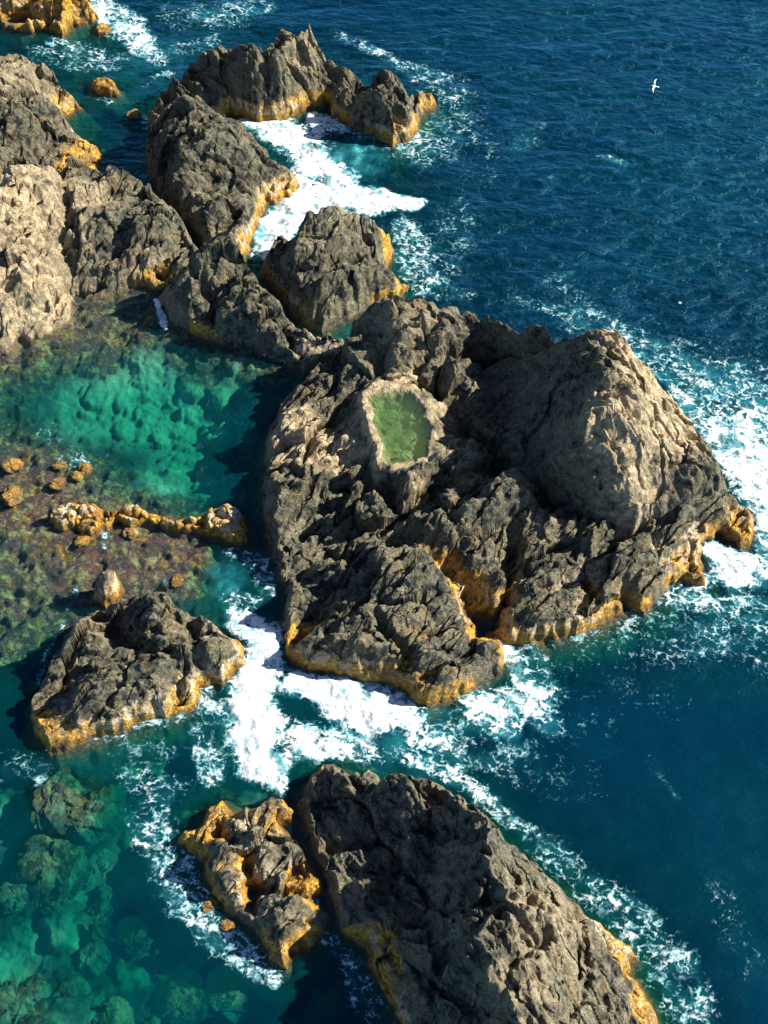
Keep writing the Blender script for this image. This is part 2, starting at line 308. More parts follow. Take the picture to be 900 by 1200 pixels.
# ------------------------------------------------------------------ rocks: outlines and heights read off the photograph
# outline entries (px, py) stand at the water line, (px, py, h) at height h (far sides and tops of ledges)
# peaks (px, py, h); crack lists carve grooves: ([(px, py, z)...], width, depth)
ROCKS = [
 dict(name='shore_rock', out=[(-160,0,5),(-60,40,4.5),(0,52,4),(40,62,4),(72,85,3.2),(92,112,1.4),(88,128),(70,142),(86,162),(120,182),(118,198),(100,205,1),(128,200,3),(170,212,3),(215,250,3),(252,292,3),(245,322,2),(215,338),(185,330,1),(152,328,1),(150,340),(112,352),(86,352),(84,378),(50,392),(22,396),(8,415),(-30,430),(-160,440)],
      pk=[(30,100,4.8),(62,105,3.8),(30,150,3.6),(20,210,5.2),(-60,300,8),(60,290,4.2),(20,330,3.8),(60,365,1.6),(150,245,3.8),(200,285,3.2),(110,235,4.2),(128,300,2.4),(84,190,2),(40,270,4.8),(90,330,1.2),(60,165,2.4)],
      crack=[([(0,178,3.5),(60,185,2.5),(75,215,4),(82,260,4)],.5,1.3),([(75,290,3),(90,340,1.5)],.6,1.2),([(42,72,4),(48,118,3.5),(20,140,4)],.35,.8)],
      h0=1.0, tan=[(10,260,90,1.),(40,340,60,1.),(110,240,30,.6),(20,110,50,.45),(170,300,30,.6)], alg=[(85,135,45,1.8),(105,190,40,1.8),(180,315,40,.5)], cru=[(75,140,50,.8)], ang=.9,
      label='large tan and grey shore rock at the left edge above the green pool', cat='rock'),
 dict(name='rock_ridge', out=[(178,160,1),(168,128,1.5),(200,88,3),(232,62,3.6),(270,43,4.2),(305,42,4.6),(318,30,5.4),(330,18,6),(345,28,5.5),(366,24,5.2),(388,58,4),(440,76,3.6),(478,88,3),(482,100,2.4),(503,96,1.6),(514,112,1),(512,126),(497,132),(490,150),(482,166),(462,172),(440,160),(412,150),(392,138),(388,122),(362,128),(335,140),(300,144),(270,134),(240,150)],
      pk=[(330,62,5.6),(350,80,5),(270,85,4.4),(390,95,4.),(440,112,3.8),(475,120,3),(228,100,3.6),(300,105,3.2),(350,108,3.2)],
      crack=[([(408,118,2.5),(430,95,3.5),(418,80,3.8)],.5,1.0),([(486,92,2.4),(486,135,1)],.3,.9),([(305,42,4.6),(312,85,4.5),(300,110,3)],.4,.9)],
      h0=1.2, tan=[(350,60,40,.35)], alg=[(310,130,60,1.7),(380,130,40,1),(470,160,45,1),(505,115,25,1)], cru=[(310,125,60,1),(460,155,40,.7)], ang=-.6,
      label='long dark jagged rock ridge curving into the sea at the top', cat='rock'),
 dict(name='rock_shoulder', out=[(172,188,1),(168,160,1.6),(190,128,3),(225,112,3.4),(262,132,3.2),(290,156,3),(322,178,2.4),(350,200,1.4),(354,216),(340,234),(312,240),(304,262),(292,290),(280,302,1),(262,292,1.5),(240,275,2),(212,245,2),(186,222,1.4)],
      pk=[(235,165,4.6),(280,190,3.8),(310,205,3),(255,230,3.4),(215,200,3.4),(280,250,2.4)],
      crack=[([(190,185,3),(230,170,4.3),(262,150,3.6)],.4,1.0),([(225,240,3),(280,215,3.2),(335,215,1.2)],.35,.7)],
      h0=1.2, tan=[], alg=[(330,232,38,1),(300,255,36,1),(285,285,35,1)], cru=[(330,225,35,.9),(295,270,30,.8),(285,150,20,.6)], ang=.5,
      label='dark rounded rock mass left of the white foaming cove', cat='rock'),
 dict(name='rock_stack', out=[(340,272,2.6),(372,252,3.6),(398,247,4),(425,249,3.2),(450,263,2),(462,285,1),(455,308),(452,325),(470,336),(468,350),(440,356),(418,368),(400,380),(380,389),(352,378),(326,350),(308,322),(316,302),(330,288)],
      pk=[(368,285,4.2),(398,275,4.6),(350,325,2.8),(405,325,3.4),(430,292,3),(385,355,2)],
      crack=[([(345,350,2),(400,305,3.8),(430,285,3)],.5,1.1),([(365,368,1.5),(405,340,3),(440,318,1.2)],.4,.9)],
      h0=1.2, tan=[(415,265,25,.4)], alg=[(446,284,34,3.4),(430,262,24,3.),(455,340,25,1),(320,335,30,.7)], cru=[(430,280,30,.8),(320,330,30,.8),(330,360,30,.9)], ang=.75,
      label='stocky rock with an orange seaward side below the foaming cove', cat='rock'),
 dict(name='shore_block', out=[(188,352),(196,322,1.6),(230,298,2.8),(268,290,3),(298,312,3),(322,342,2.6),(348,372,2.),(372,386,1.8),(405,384,2.2),(418,396,2.),(380,424),(356,436),(322,424),(292,406),(262,404),(226,394),(200,378)],
      pk=[(268,330,3.6),(305,375,2.8),(230,345,2.6),(345,400,1.6),(262,375,2.2)],
      crack=[([(205,310,2),(245,340,3),(250,372,2)],.45,1.0),([(330,380,2),(352,418,.8)],.3,.8)],
      h0=.9, tan=[], alg=[(230,398,30,.7),(295,320,25,.7),(380,410,20,.3)], cru=[(375,405,36,1.3),(320,420,22,1),(300,320,20,.9)], ang=.4,
      label='dark low rock block at the head of the green pool', cat='rock'),
 dict(name='golden_rock', out=[(-60,-60,3),(20,-50,3),(80,-40,3),(104,-12,2.5),(112,14,1),(102,28),(84,30),(74,46),(58,34),(30,38),(6,34),(-10,18),(-70,10)],
      pk=[(30,0,3.4),(70,-4,3)], crack=[([(50,-10,3),(58,32,.8)],.35,.8)], h0=1.2, tan=[(20,0,50,.6)], alg=[(60,20,90,3.)], cru=[(10,20,60,.6)], ang=.2,
      label='golden weed covered rock in the top left corner', cat='rock'),
 dict(name='golden_islet', out=[(103,101),(108,90,.8),(122,86,1.2),(138,91,1),(144,104,.4),(134,111),(110,110)],
      pk=[(124,94,1.7)], crack=[], h0=.7, tan=[], alg=[(124,100,60,2)], cru=[], ang=.3,
      label='small round yellow rock alone in the narrow blue inlet', cat='rock'),
 dict(name='wave_washed_rock', out=[(110,36),(112,28,.4),(124,24,.5),(131,32,.3),(126,42),(114,42)],
      pk=[(120,32,.9)], crack=[], h0=.4, tan=[], alg=[(120,34,30,1)], cru=[], ang=.3,
      label='tiny brown rock washed by surf beside the golden corner rock', cat='rock'),
 dict(name='rock_island', out=[(392,412,3),(350,440,2.4),(325,470,1.5),(312,520),(308,570),(314,625),(325,665),(336,700),(330,745),(338,772),(362,790),(390,788),(430,794),(452,798),(478,812),(500,830),(528,822),(560,806),(586,790),(588,768),(578,742),(592,752),(625,756),(660,748),(705,738),(731,720),(730,704),(752,716),(782,692),(800,684),(826,688),(828,665),(822,640),(840,624),(868,646),(886,634),(889,600,1),(882,582,2),(856,560,3),(835,520,2),(760,500,2),(660,480,1),(600,450,1.4),(540,430,1.8),(490,430,3.6),(440,430,4)],
      pk=[(325,540,3.2),(322,600,3.),(332,640,2.8),(345,690,2.6),(345,480,3.2),(350,520,3.6),(382,492,4),(420,560,3.4),(350,600,2),(400,620,3.1),(340,660,1.6),(360,715,2.2),(420,690,2.7),(405,740,2.4),(470,640,2.2),(470,755,2.2),(520,725,2.2),(500,590,3.8),(560,550,3.9),(530,485,1.9),(560,510,1.6),(600,545,1.6),(540,610,3.5),(590,610,3.3),(600,690,2.4),(650,640,3.2),(700,630,3.3),(750,620,3.3),(800,600,3.4),(690,705,1.5),(790,648,2.2),(845,590,3.),(510,790,1.8),(640,700,2.2),(470,500,4.1),(440,480,4.1),(430,520,4.1),(500,462,3.9),(510,500,3.9),(480,545,4.1),(640,590,2.6),(760,660,2.6),(560,640,3)],
      crack=[([(470,640,2.2),(500,650,1.8),(540,690,1.2),(575,735,.6)],1.0,2.0),([(385,628,3),(425,660,2.4),(470,640,2.2)],.5,.9),([(430,560,3),(470,600,3),(520,560,3.5)],.7,1.6),([(345,745,1.2),(380,690,2),(430,680,2.4)],.6,1.4),([(640,690,2.4),(700,640,3),(730,600,3)],.5,1.0),([(560,740,1),(600,680,2.4),(600,610,3)],.5,1.1),([(700,710,1),(690,660,3)],.4,1.1),([(440,725,2),(480,780,1.2)],.4,1.0),([(505,448,2.5),(540,495,2),(590,545,2),(640,585,2),(668,596,2)],1.1,1.6),([(330,560,1.5),(400,590,3),(460,570,3.4)],.5,1.1)],
      h0=1.3, tan=[(350,505,36,2.),(400,520,40,1.),(440,480,28,1.),(480,450,28,1.),(425,520,20,1.),(515,480,26,.9),(560,555,30,.8),(530,520,30,.6),(495,575,18,.8),(640,590,30,.5)], 
      alg=[(360,770,50,1),(420,785,50,1),(500,810,60,1.2),(545,695,34,3.0),(560,705,42,1.8),(500,660,26,2.6),(575,745,38,2.8),(480,770,40,1.6),(640,740,60,1.2),(720,710,50,1),(810,665,48,1),(860,625,45,1.1),(520,670,30,2.6),(880,600,20,.7)], calm=[(480,500,75,.85),(430,500,50,.7)], cru=[(540,690,50,1.),(480,650,30,.9),(700,670,40,.7),(790,635,50,.9),(860,600,30,.6),(400,770,60,.7),(640,730,80,.8),(450,640,25,.9)], ang=.7,
      label='broad dark rock island with a small green pool on top', cat='rock island'),
 dict(name='island_ridge', part=True, out=[(398,396,4),(412,372,4.6),(440,356,5.2),(475,349,6),(520,352,6.2),(560,358,6.4),(600,366,6.4),(630,378,6.8),(662,392,7.6),(655,412,6.4),(600,410,4.4),(560,418,2.4),(530,432,2.4),(508,456,3.2),(480,452,3.6),(440,452,3.5),(400,430,3)],
      pk=[(470,385,6.2),(520,378,6.4),(430,395,5.2),(575,374,7.2),(620,386,7.4),(645,396,7.6),(500,420,4.2),(450,430,4.2)],
      crack=[([(405,382,5),(450,390,5.5),(440,440,4)],.4,.9),([(520,352,6),(500,400,5.6),(485,440,4)],.35,.7)],
      h0=4, tan=[(620,385,30,.5),(480,400,60,.25)], alg=[], cru=[], ang=.2, fine=.8, calm=[(515,445,30,.9),(480,440,30,.5)], label='dark jagged ridge', cat='rock'),
 dict(name='island_boulder', part=True, out=[(598,392,5.2),(640,394,6.6),(690,388,8.4),(718,392,8.2),(745,420,7.4),(772,452,5.2),(800,484,4.4),(835,522,3.4),(856,555,3),(850,580,3),(800,596,3.4),(742,610,3.2),(700,606,3),(664,590,2.8),(610,562,2.2),(565,520,2),(530,478,2),(532,445,3),(560,415,4)],
      pk=[(688,402,8.6),(702,425,9.2),(700,455,9.3),(690,485,9.0),(672,512,8.4),(668,545,8),(680,565,6.6),(745,450,8.6),(745,500,8.2),(640,440,5.4),(600,455,3.2),(570,470,2.2),(545,475,1.8),(620,500,3.8),(590,500,2.0),(650,480,6.0),(640,540,4.2),(625,555,2.6),(665,430,7.9),(600,420,3.4),(560,430,2.4),(770,540,6),(810,545,4.8),(720,570,6)],
      crack=[([(690,490,7.6),(740,470,7),(790,490,5)],.18,.5),([(670,540,6),(740,520,6),(800,530,4.6)],.18,.5),([(700,575,4.6),(760,555,5),(830,550,3.6)],.25,.6),([(720,420,7.6),(760,500,6),(775,560,4.6)],.15,.4)],
      h0=3, ridge=[([(655,396,7),(690,405,9),(702,440,10),(692,490,10),(668,530,8),(676,566,6)],.9,.8),([(690,490,9.5),(760,540,6),(820,550,4.5)],.5,.5)],
      tan=[(738,440,50,2.2),(765,510,58,1.8),(715,540,42,2.),(722,410,38,2.2),(740,570,45,1.2)], alg=[], cru=[], ang=-.35, fs=1.2, fine=.85, calm=[(600,450,90,.8),(630,520,60,.8),(760,540,60,.3)],
      label='tan slabby boulder with a shaded left face', cat='rock'),
 dict(name='rock_islet', out=[(34,842),(44,806,.6),(60,770,1),(82,730,1.6),(88,706,2),(112,700,2),(140,692,2.4),(184,684,3),(215,702,2.6),(248,716,2),(272,738,1.4),(284,762),(288,780),(262,800),(230,808),(228,832),(205,838),(170,846),(130,858),(90,872),(60,878),(38,866)],
      pk=[(75,800,2.2),(105,735,3),(120,765,1.5),(142,742,.9),(160,765,1.4),(170,790,2.6),(200,755,3.2),(180,715,3.4),(120,810,2.6),(235,745,2.8),(200,810,1.9),(245,780,2.),(80,845,1.7),(60,855,.9),(210,720,3.2)],
      crack=[([(212,820,1),(205,770,2.8),(160,760,1.2)],.5,1.2),([(115,710,2),(140,745,1)],.7,1.3),([(100,850,1.4),(150,800,2),(160,770,1.6)],.3,.7),([(225,700,2.6),(222,740,2.6),(240,790,1.4)],.35,.7)],
      h0=1.4, tan=[(95,720,20,.4)], alg=[(150,850,60,1.1),(215,822,40,1.1),(270,775,36,1.1),(60,860,36,1.1),(95,865,40,1)], cru=[(150,842,60,1.2),(220,800,30,.8),(265,780,30,1.2),(250,730,24,.7)], ang=.5,
      label='craggy dark rock islet with a golden rim left of the white channel', cat='rock islet'),
 dict(name='rock_pinnacle', out=[(112,704),(112,684,.8),(122,668,1.4),(134,664,1.6),(141,682,1),(140,704),(128,712)],
      pk=[(129,680,2.2)], crack=[], h0=.9, tan=[(130,680,30,.6)], alg=[(130,690,30,1)], cru=[(130,680,30,1)], ang=.4,
      label='small pale pointed rock on the reef above the craggy islet', cat='rock'),
 dict(name='reef_ledge', out=[(55,612),(58,598,.5),(80,587,.8),(105,585,.8),(130,594,.6),(150,590,.8),(175,598,.6),(205,603,.5),(230,606,.3),(240,596,.8),(262,590,1.2),(280,598,1.),(290,615,.5),(292,634),(282,641),(258,634),(236,626),(205,624),(180,617),(150,622),(132,614),(108,630),(92,616),(70,618)],
      pk=[(75,600,1.),(100,597,1.2),(140,602,1.1),(165,607,1),(195,612,.8),(225,614,.5),(262,605,1.4),(275,618,1.2)], crack=[([(238,590,.6),(232,625,.2)],.35,.8),([(118,585,1),(122,618,.3)],.2,.5),([(180,595,.8),(186,620,.3)],.2,.5)],
      h0=.5, tan=[], alg=[(100,610,90,2),(200,610,90,2),(270,620,50,1.8)], cru=[(90,592,40,1.5),(160,598,40,1.3),(205,604,30,1),(265,602,34,1.8)], ang=.1, cob=.38,
      label='low golden rock ledge with white tops closing the green pool', cat='rock ledge'),
 dict(name='weedy_rock', out=[(204,992),(212,972,.8),(234,960,1.1),(238,936,1.4),(262,926,1.6),(272,948,1),(300,938,1.4),(318,922,1.8),(336,930,1.8),(348,950,1.2),(345,966),(326,972),(358,990,.8),(377,1020,.8),(384,1042),(370,1050),(382,1072),(382,1092),(366,1112),(342,1118),(336,1136),(318,1128),(306,1108),(296,1090),(268,1068),(244,1048),(240,1010),(226,1000)],
      pk=[(300,958,1.6),(322,950,2.2),(318,992,2.4),(268,1000,2.),(330,1025,2.4),(286,1048,1.2),(330,1085,2),(262,950,1.6),(355,1060,1.6),(235,985,1.2),(300,1020,1.8)],
      crack=[([(262,975,1),(290,1000,1.6),(296,1060,1)],.5,1.1),([(345,970,.4),(318,975,1)],.5,1),([(300,1040,1),(362,1048,.6)],.4,1.),([(272,950,.8),(290,975,1)],.4,.8)],
      h0=1.0, tan=[], alg=[(235,985,45,1.2),(325,945,36,1.2),(262,940,30,1.1),(365,1035,36,1),(340,1115,45,1.1),(275,1030,40,.7)], cru=[(300,1040,40,.7),(355,1020,30,.6),(290,980,35,.7)], ang=.9,
      label='low weedy rock with orange fringes just left of the biggest bottom rock', cat='rock'),
 dict(name='whaleback_rock', out=[(358,968,1.6),(346,940,1),(362,908,1.6),(378,888,2),(398,884,2),(412,896,2.2),(432,890,2.4),(446,906,2.8),(480,900,3.),(512,910,2.6),(545,930,2.4),(570,948,2.6),(600,982,2.8),(632,1004,2.6),(664,1030,2.4),(690,1062,2.2),(712,1080,1.4),(742,1100,1),(750,1120,1),(738,1130,1.6),(758,1160,1),(776,1196,1),(810,1300,1),(790,1420),(560,1420),(500,1270),(478,1215),(455,1170),(436,1140),(425,1105),(398,1092),(384,1056),(370,1010)],
      pk=[(400,915,2.8),(420,945,2.6),(480,925,4.2),(530,940,4.6),(560,960,5.6),(585,990,7.2),(555,1020,6.8),(510,1000,3.6),(470,1020,2.2),(430,1000,1.9),(520,970,3.4),(410,1040,2.2),(430,1070,2.2),(500,1060,2.8),(545,1050,5.4),(590,1040,6.8),(630,1065,6.4),(660,1110,5.2),(600,1120,6.6),(560,1110,5.6),(520,1140,3.8),(490,1130,2.6),(500,1190,2.6),(560,1190,4.6),(610,1170,6.6),(650,1190,6.2),(700,1180,3.6),(710,1130,3),(600,1300,6.),(455,1125,1.2)],
      ridge=[([(480,905,3.4),(530,930,4),(575,975,5.6),(560,1020,5.6),(600,1060,6.4),(560,1110,5.4),(600,1180,6.4)],.9,1.4),([(500,1085,3.4),(570,1075,5.4),(650,1085,5)],.5,.7),([(600,1060,6),(520,1150,4),(500,1190,3)],.4,.7)],
      crack=[([(380,985,2),(430,970,3),(500,960,3.9),(560,990,5)],.35,.8),([(455,1110,1),(480,1080,3),(560,1070,5),(660,1075,4.4)],.3,.6),([(500,1200,2.8),(520,1130,4),(585,1080,5.2)],.4,.8),([(560,1220,4),(600,1140,5),(640,1100,5)],.35,.7),([(660,1200,5),(690,1140,3.6),(680,1080,3)],.3,.6),([(440,1060,2),(470,1000,3.2)],.4,.8),([(398,900,2),(430,930,2.8),(450,905,2.8)],.3,.6)],
      h0=1.2, tan=[(640,1100,70,.5),(600,1200,60,.4)], alg=[(560,935,60,.9),(650,1020,45,.7),(735,1115,40,2.2),(770,1190,46,1.6),(440,1120,46,2.2),(390,900,30,.9),(470,1180,40,1),(520,915,40,.8)], cru=[(520,915,40,.5),(720,1090,40,.9),(430,1120,36,.5),(650,1020,40,.6),(475,1190,30,.8)], ang=-.9, fs=1.5, fine=.85,
      label='biggest bottom rock, dark whaleback slab running off the lower edge', cat='rock'),
]
POOL = [(428,462),(448,456),(480,456),(499,474),(507,503),(503,538),(476,545),(446,543),(441,515),(433,490)]
POOLZ = 4.0
for k_, r in enumerate(ROCKS):
    P = []; V = []; poly = []
    for o in r['out']:
        h = o[2] if len(o) > 2 else 0
        x, y = unproj(o[0], o[1], h); poly.append((float(x), float(y))); P.append((x, y)); V.append(max(h, r['h0']))
    for o in r['pk']:
        x, y = unproj(o[0], o[1], o[2]); P.append((x, y)); V.append(o[2])
    r['poly'] = poly; r['rbf'] = RBF(P, V, .25); r['vmax'] = max(V); r['seed'] = 100+37*k_
    r['cr'] = [([(*map(float, unproj(*p)),) for p in c[0]], c[1], c[2]) for c in r['crack']]
for r in ROCKS:
    r['ridgew'] = [([tuple(map(float, unproj(*p))) for p in c[0]], c[1], c[2]) for c in r.get('ridge', [])]
poolw = [tuple(map(float, unproj(a, b, POOLZ))) for a, b in POOL]
for r in ROCKS:
    r.setdefault('calm', [])
    for key in ('tan', 'alg', 'cru', 'calm'):
        r[key+'w'] = []
        for (a, b, rad, wgt) in r[key]:
            z = {'calm': 4.5, 'tan': 4.5, 'alg': .6, 'cru': 1.2}[key]
            x, y = unproj(a, b, min(z, 3.5 if not r.get('part') else 6)); x2, _ = unproj(a+rad, b, z)
            r[key+'w'].append((float(x), float(y), float(abs(x2-x)), wgt))
def rock_height(r, x, y, detail=True):
    sd_ = r['seed']
    wx = x+.55*fbm(x/3.2, y/3.2, 3, sd_+1); wy = y+.55*fbm(x/3.2+9, y/3.2+5, 3, sd_+2)
    if detail:
        wx = wx+.16*gn(x/.6, y/.6, sd_+3); wy = wy+.16*gn(x/.6+4, y/.6, sd_+4)
    sd = sdist(r['poly'], wx, wy)
    small = r['h0'] < .8
    w_ = (.7 if not small else .3)*(1+.4*gn(x/1.7, y/1.7, sd_+5))
    t = np.clip(sd/w_, 0, 1); e = 1-(1-t)**2.2
    top = np.clip(r['rbf'](x, y), .2, r['vmax'])
    h = np.where(sd > 0, top*e, 1.9*sd)
    amp = np.clip((sd+.3)/1.4, 0, 1)*(1 if not small else 1.25)
    amp = amp*np.clip(.35+top/3, .4, 1.25)*r.get('fine', 1.)
    ang = r['ang']; fs = r.get('fs', 1.)
    if detail:
        d = 1.9*tri(x, y, 4.8*fs, sd_+9, ang-.1, 2.0)+1.7*tri(x, y, 2.5*fs, sd_+10, ang+.2, 2.1)
        d += .85*tri(x, y, 1.15*fs, sd_+11, ang-.2, 1.9)+.46*tri(x, y, .58, sd_+12, ang+.1, 1.7)
        d += .25*tri(x, y, .30, sd_+13, ang+.4, 1.4)+.08*tri(x, y, .16, sd_+14, ang, 1.2)
        d += .85*facets(x, y, 2.4*fs, sd_+15, ang+.1, 2.4, .9)+.24*facets(x, y, .9, sd_+16, ang-.1, 1.9, 1.)
        # tilted bedding: long parallel ledges, each a slow rise and a sharp drop
        for (pitch_, a_, da, q_) in ((1.5*fs, .42, 0., 20), (.62*fs, .17, .12, 21)):
            ca_, sa_ = math.cos(ang+da), math.sin(ang+da)
            tt = (-x*sa_+y*ca_)/pitch_+.9*fbm(x/3.5, y/3.5, 3, sd_+q_)+.08*(x*ca_+y*sa_)
            fr = tt-np.floor(tt)
            d += a_*np.where(fr < .86, fr/.86, (1-fr)/.14)*sstep(-.25, .25, fbm(x/4.5+q_, y/4.5, 2, sd_+q_+5))
        calm = spots(r.get('calmw', []), x, y)
        d = 1.2*d
        d = d*(1-.75*np.clip(calm, 0, 1))
        h = h+amp*(d-.25)
        if r.get('cob'):
            f1, f2, _, _, hh = worley(x/.75+.3*gn(x, y, 5), y/.6+.3*gn(x, y+4, 6), sd_+60)
            h = h+r['cob']*((r01(hh)-.25)*1.1*np.sqrt(np.clip(1-(f1/.8)**2, 0, 1))-.5*(1-np.clip((f2-f1)/.35, 0, 1)))*np.clip((sd+.2)/.4, 0, 1)
    for pts, wd, amp_ in r.get('ridgew', []):
        jx = x+.7*fbm(x/1.6, y/1.6, 3, sd_+45); jy = y+.7*fbm(x/1.6+3, y/1.6, 3, sd_+46)
        dd, _ = polyline_d(pts, jx, jy); h = h+amp_*np.exp(-dd/wd)*np.clip(sd/.8, 0, 1)
    for pts, wd, dep in r['cr']:
        jx = x+.45*fbm(x/1.3, y/1.3, 3, sd_+40); jy = y+.45*fbm(x/1.3+3, y/1.3, 3, sd_+41)
        dd, _ = polyline_d([(p[0], p[1]) for p in pts], jx, jy)
        h = h-dep*np.exp(-(dd/wd)**2)*np.clip(sd/.6, 0, 1)
    if r['name'] == 'rock_island':
        ps = sdist(poolw, x+.3*fbm(x/1.2, y/1.2, 3, 7), y+.3*fbm(x/1.2+4, y/1.2, 3, 8))
        rim = POOLZ+.08+.14*fbm(x/.9, y/.9, 4, 9)+.10*np.clip(-ps, 0, 3)
        fl = rim-.65*sstep(0, .9, ps)-.1*np.clip(ps, 0, 2)+.22*np.clip(ps, 0, 1)*facets(x, y, .8, 55)
        k = sstep(-.8+.5*fbm(x/.9, y/.9, 2, 10), -.15, ps)
        h = h*(1-k)+fl*k
    return h, sd, top
def spots(lst, x, y, base=0.):
    v = np.full(x.shape, base)
    for a, b, rad, wgt in lst: v = np.maximum(v, wgt*sstep(1.25, .45, np.sqrt((x-a)**2+(y-b)**2)/rad))
    return v

# ------------------------------------------------------------------ sea bed and water depth
BEDPTS = [(170,480,-3.0),(230,540,-2.4),(230,480,-3.2),(60,470,-1.9),(60,440,-1.3),(300,500,-4.5),(330,540,-4),(150,405,-.6),(200,385,-.3),(280,418,-.35),(330,440,-.7),(240,400,-.3),(100,400,-.4),(20,425,-.35),(60,405,-.3),(120,370,-.3),(150,350,-.25),(10,490,-1.2),(30,530,-.3),(90,560,-.3),(20,580,-.05),(60,620,-.1),(20,640,-.3),(100,650,-.05),(200,650,-.05),(130,630,-.05),(150,670,-.1),(240,645,-.15),(60,680,-.3),(30,700,-.5),(60,730,-.7),(10,620,-.2),(10,760,-.9),(250,650,-.7),(270,675,-2.5),(240,690,-.8),(40,790,-2.6),(10,860,-3.6),(10,960,-3.2),(100,905,-3.4),(180,880,-4),(250,900,-3.5),(90,1000,-2.8),(140,1060,-4.2),(200,1050,-4),(150,960,-4),(50,1100,-2.8),(120,1130,-3.2),(150,1190,-2.8),(40,1180,-1.6),(350,1170,-3.6),(250,1160,-4),(300,1000,-2),(400,850,-5),(600,780,-9),(650,800,-9),(700,850,-13),(850,900,-14),(600,200,-14),(850,200,-18),(450,210,-5),(390,170,-3),(130,140,-5),(120,80,-5),(150,60,-5),(220,20,-6),(300,-20,-10),(700,340,-12),(850,420,-10),(890,620,-7),(820,720,-9),(640,1000,-9),(850,1150,-14),(160,170,-5),(110,165,-2),(400,1100,-2.6),(330,720,-3),(500,20,-14),(-200,500,-1),(-200,900,-3),(-100,1200,-3),(450,600,-3),(700,550,-6),(600,1150,-7),(600,900,-9),(500,870,-7)]
bP = []; bV = []
for a, b, z in BEDPTS:
    x, y = unproj(a, b, 0); bP.append((x, y)); bV.append(z)
bed_rbf = RBF(bP, bV, .1)
WEED = [(30,720,70,1.3),(20,780,40,.9),(10,620,60,1.5),(330,425,60,1.2),(15,1185,40,.8),(60,580,80,1.7),(130,650,100,1.7),(210,650,60,1.7),(50,700,60,1.3),(130,375,60,1.4),(240,400,60,1.3),(30,425,50,1.1),(170,360,80,.9),(110,400,60,.8),(0,450,60,.7),(20,760,50,.9),(100,560,60,.9),(220,610,60,1),(40,560,70,1),(120,640,90,1),(30,640,70,1),(200,650,70,1),(60,400,60,1),(150,360,60,1),(60,720,60,.8),(20,420,60,.8),(30,700,80,.9),(70,600,80,1),(250,650,40,1),(150,690,60,1),(240,1040,60,1),(280,1090,50,1),(230,940,50,.9),(330,415,50,.7),(230,390,50,.8),(280,430,50,.35),(10,500,50,.6)]
WEEDW = [(*map(float, unproj(a, b, 0)), rad*.062, wv) for a, b, rad, wv in WEED]
PALE = [(170,470,75,1.),(230,500,70,1.),(110,480,60,.9),(210,560,50,1),(300,440,40,.7),(40,1095,26,.6),(85,1090,20,.5),(20,955,30,.4),(95,1035,22,.5),(350,1170,36,.7),(170,1130,16,.5),(110,1180,16,.4),(260,560,40,.9),(140,600,30,.6),(5,1130,30,.6),(220,1110,20,.3)]
PALEW = [(*map(float, unproj(a, b, -1.5)), rad*.062, wv) for a, b, rad, wv in PALE]
def bed_height(x, y, detail=True):
    h = np.clip(bed_rbf(x, y), -22, -.12)
    wd = spots(WEEDW, x, y)
    if detail:
        f1, f2, dx, dy, hh = worley(x/.9+.3*gn(x, y, 3), y/.9+.3*gn(x+5, y, 4), 77)
        g1, g2, _, _, hg = worley(x/.38, y/.38, 78)
        h = h+(.42*r01(hh)*np.sqrt(np.clip(1-(f1/.75)**2, 0, 1))+.16*np.sqrt(np.clip(1-(g1/.7)**2, 0, 1)))*(.5+.5*sstep(-.05, -1.2, h))
        b1, b2, _, _, hb = worley(x/2.4+.4*gn(x/2, y/2, 13), y/2.4+.4*gn(x/2, y/2+4, 14), 79)
        h = h+1.9*np.clip(r01(hb)-.35, 0, 1)*np.sqrt(np.clip(1-(b1/.55)**2, 0, 1))*sstep(-.8, -2.2, h)
        h = h+.3*fbm(x/1.6, y/1.6, 4, 66)*sstep(-.1, -1.4, h)+.14*fbm(x/.7, y/.7, 3, 67)
        h = h-.45*sstep(-.1, .35, fbm(x/2.1, y/1.6, 4, 68))*sstep(-2, -.5, h)
        h = np.where(h > -.22, -.22+.17*np.tanh((h+.22)/.25), h)
    return h, wd
def bed_relief(x, y, h): return h-np.clip(bed_rbf(x, y), -22, -.12)
def axis(a, b, step, far):
    core = np.arange(a, b+step, step)
    out = []; s = step; v = b
    while v < far: s *= 1.35; v += s; out.append(v)
    out2 = []; s = step; v = a
    while v > -far: s *= 1.35; v -= s; out2.append(v)
    return np.concatenate([out2[::-1], core, out])
gx, gy = np.meshgrid(axis(-44, 46, .22, 5000), axis(-36, 62, .22, 6000))
bh, _ = bed_height(gx, gy, False)
tall = bh.copy()
for r in ROCKS:
    if r.get('part'): continue
    P = np.array(r['poly']); x0, y0 = P.min(0)-4; x1, y1 = P.max(0)+4
    m = (gx > x0) & (gx < x1) & (gy > y0) & (gy < y1)
    h, sd, top = rock_height(r, gx[m], gy[m], False)
    tall[m] = np.maximum(tall[m], h)
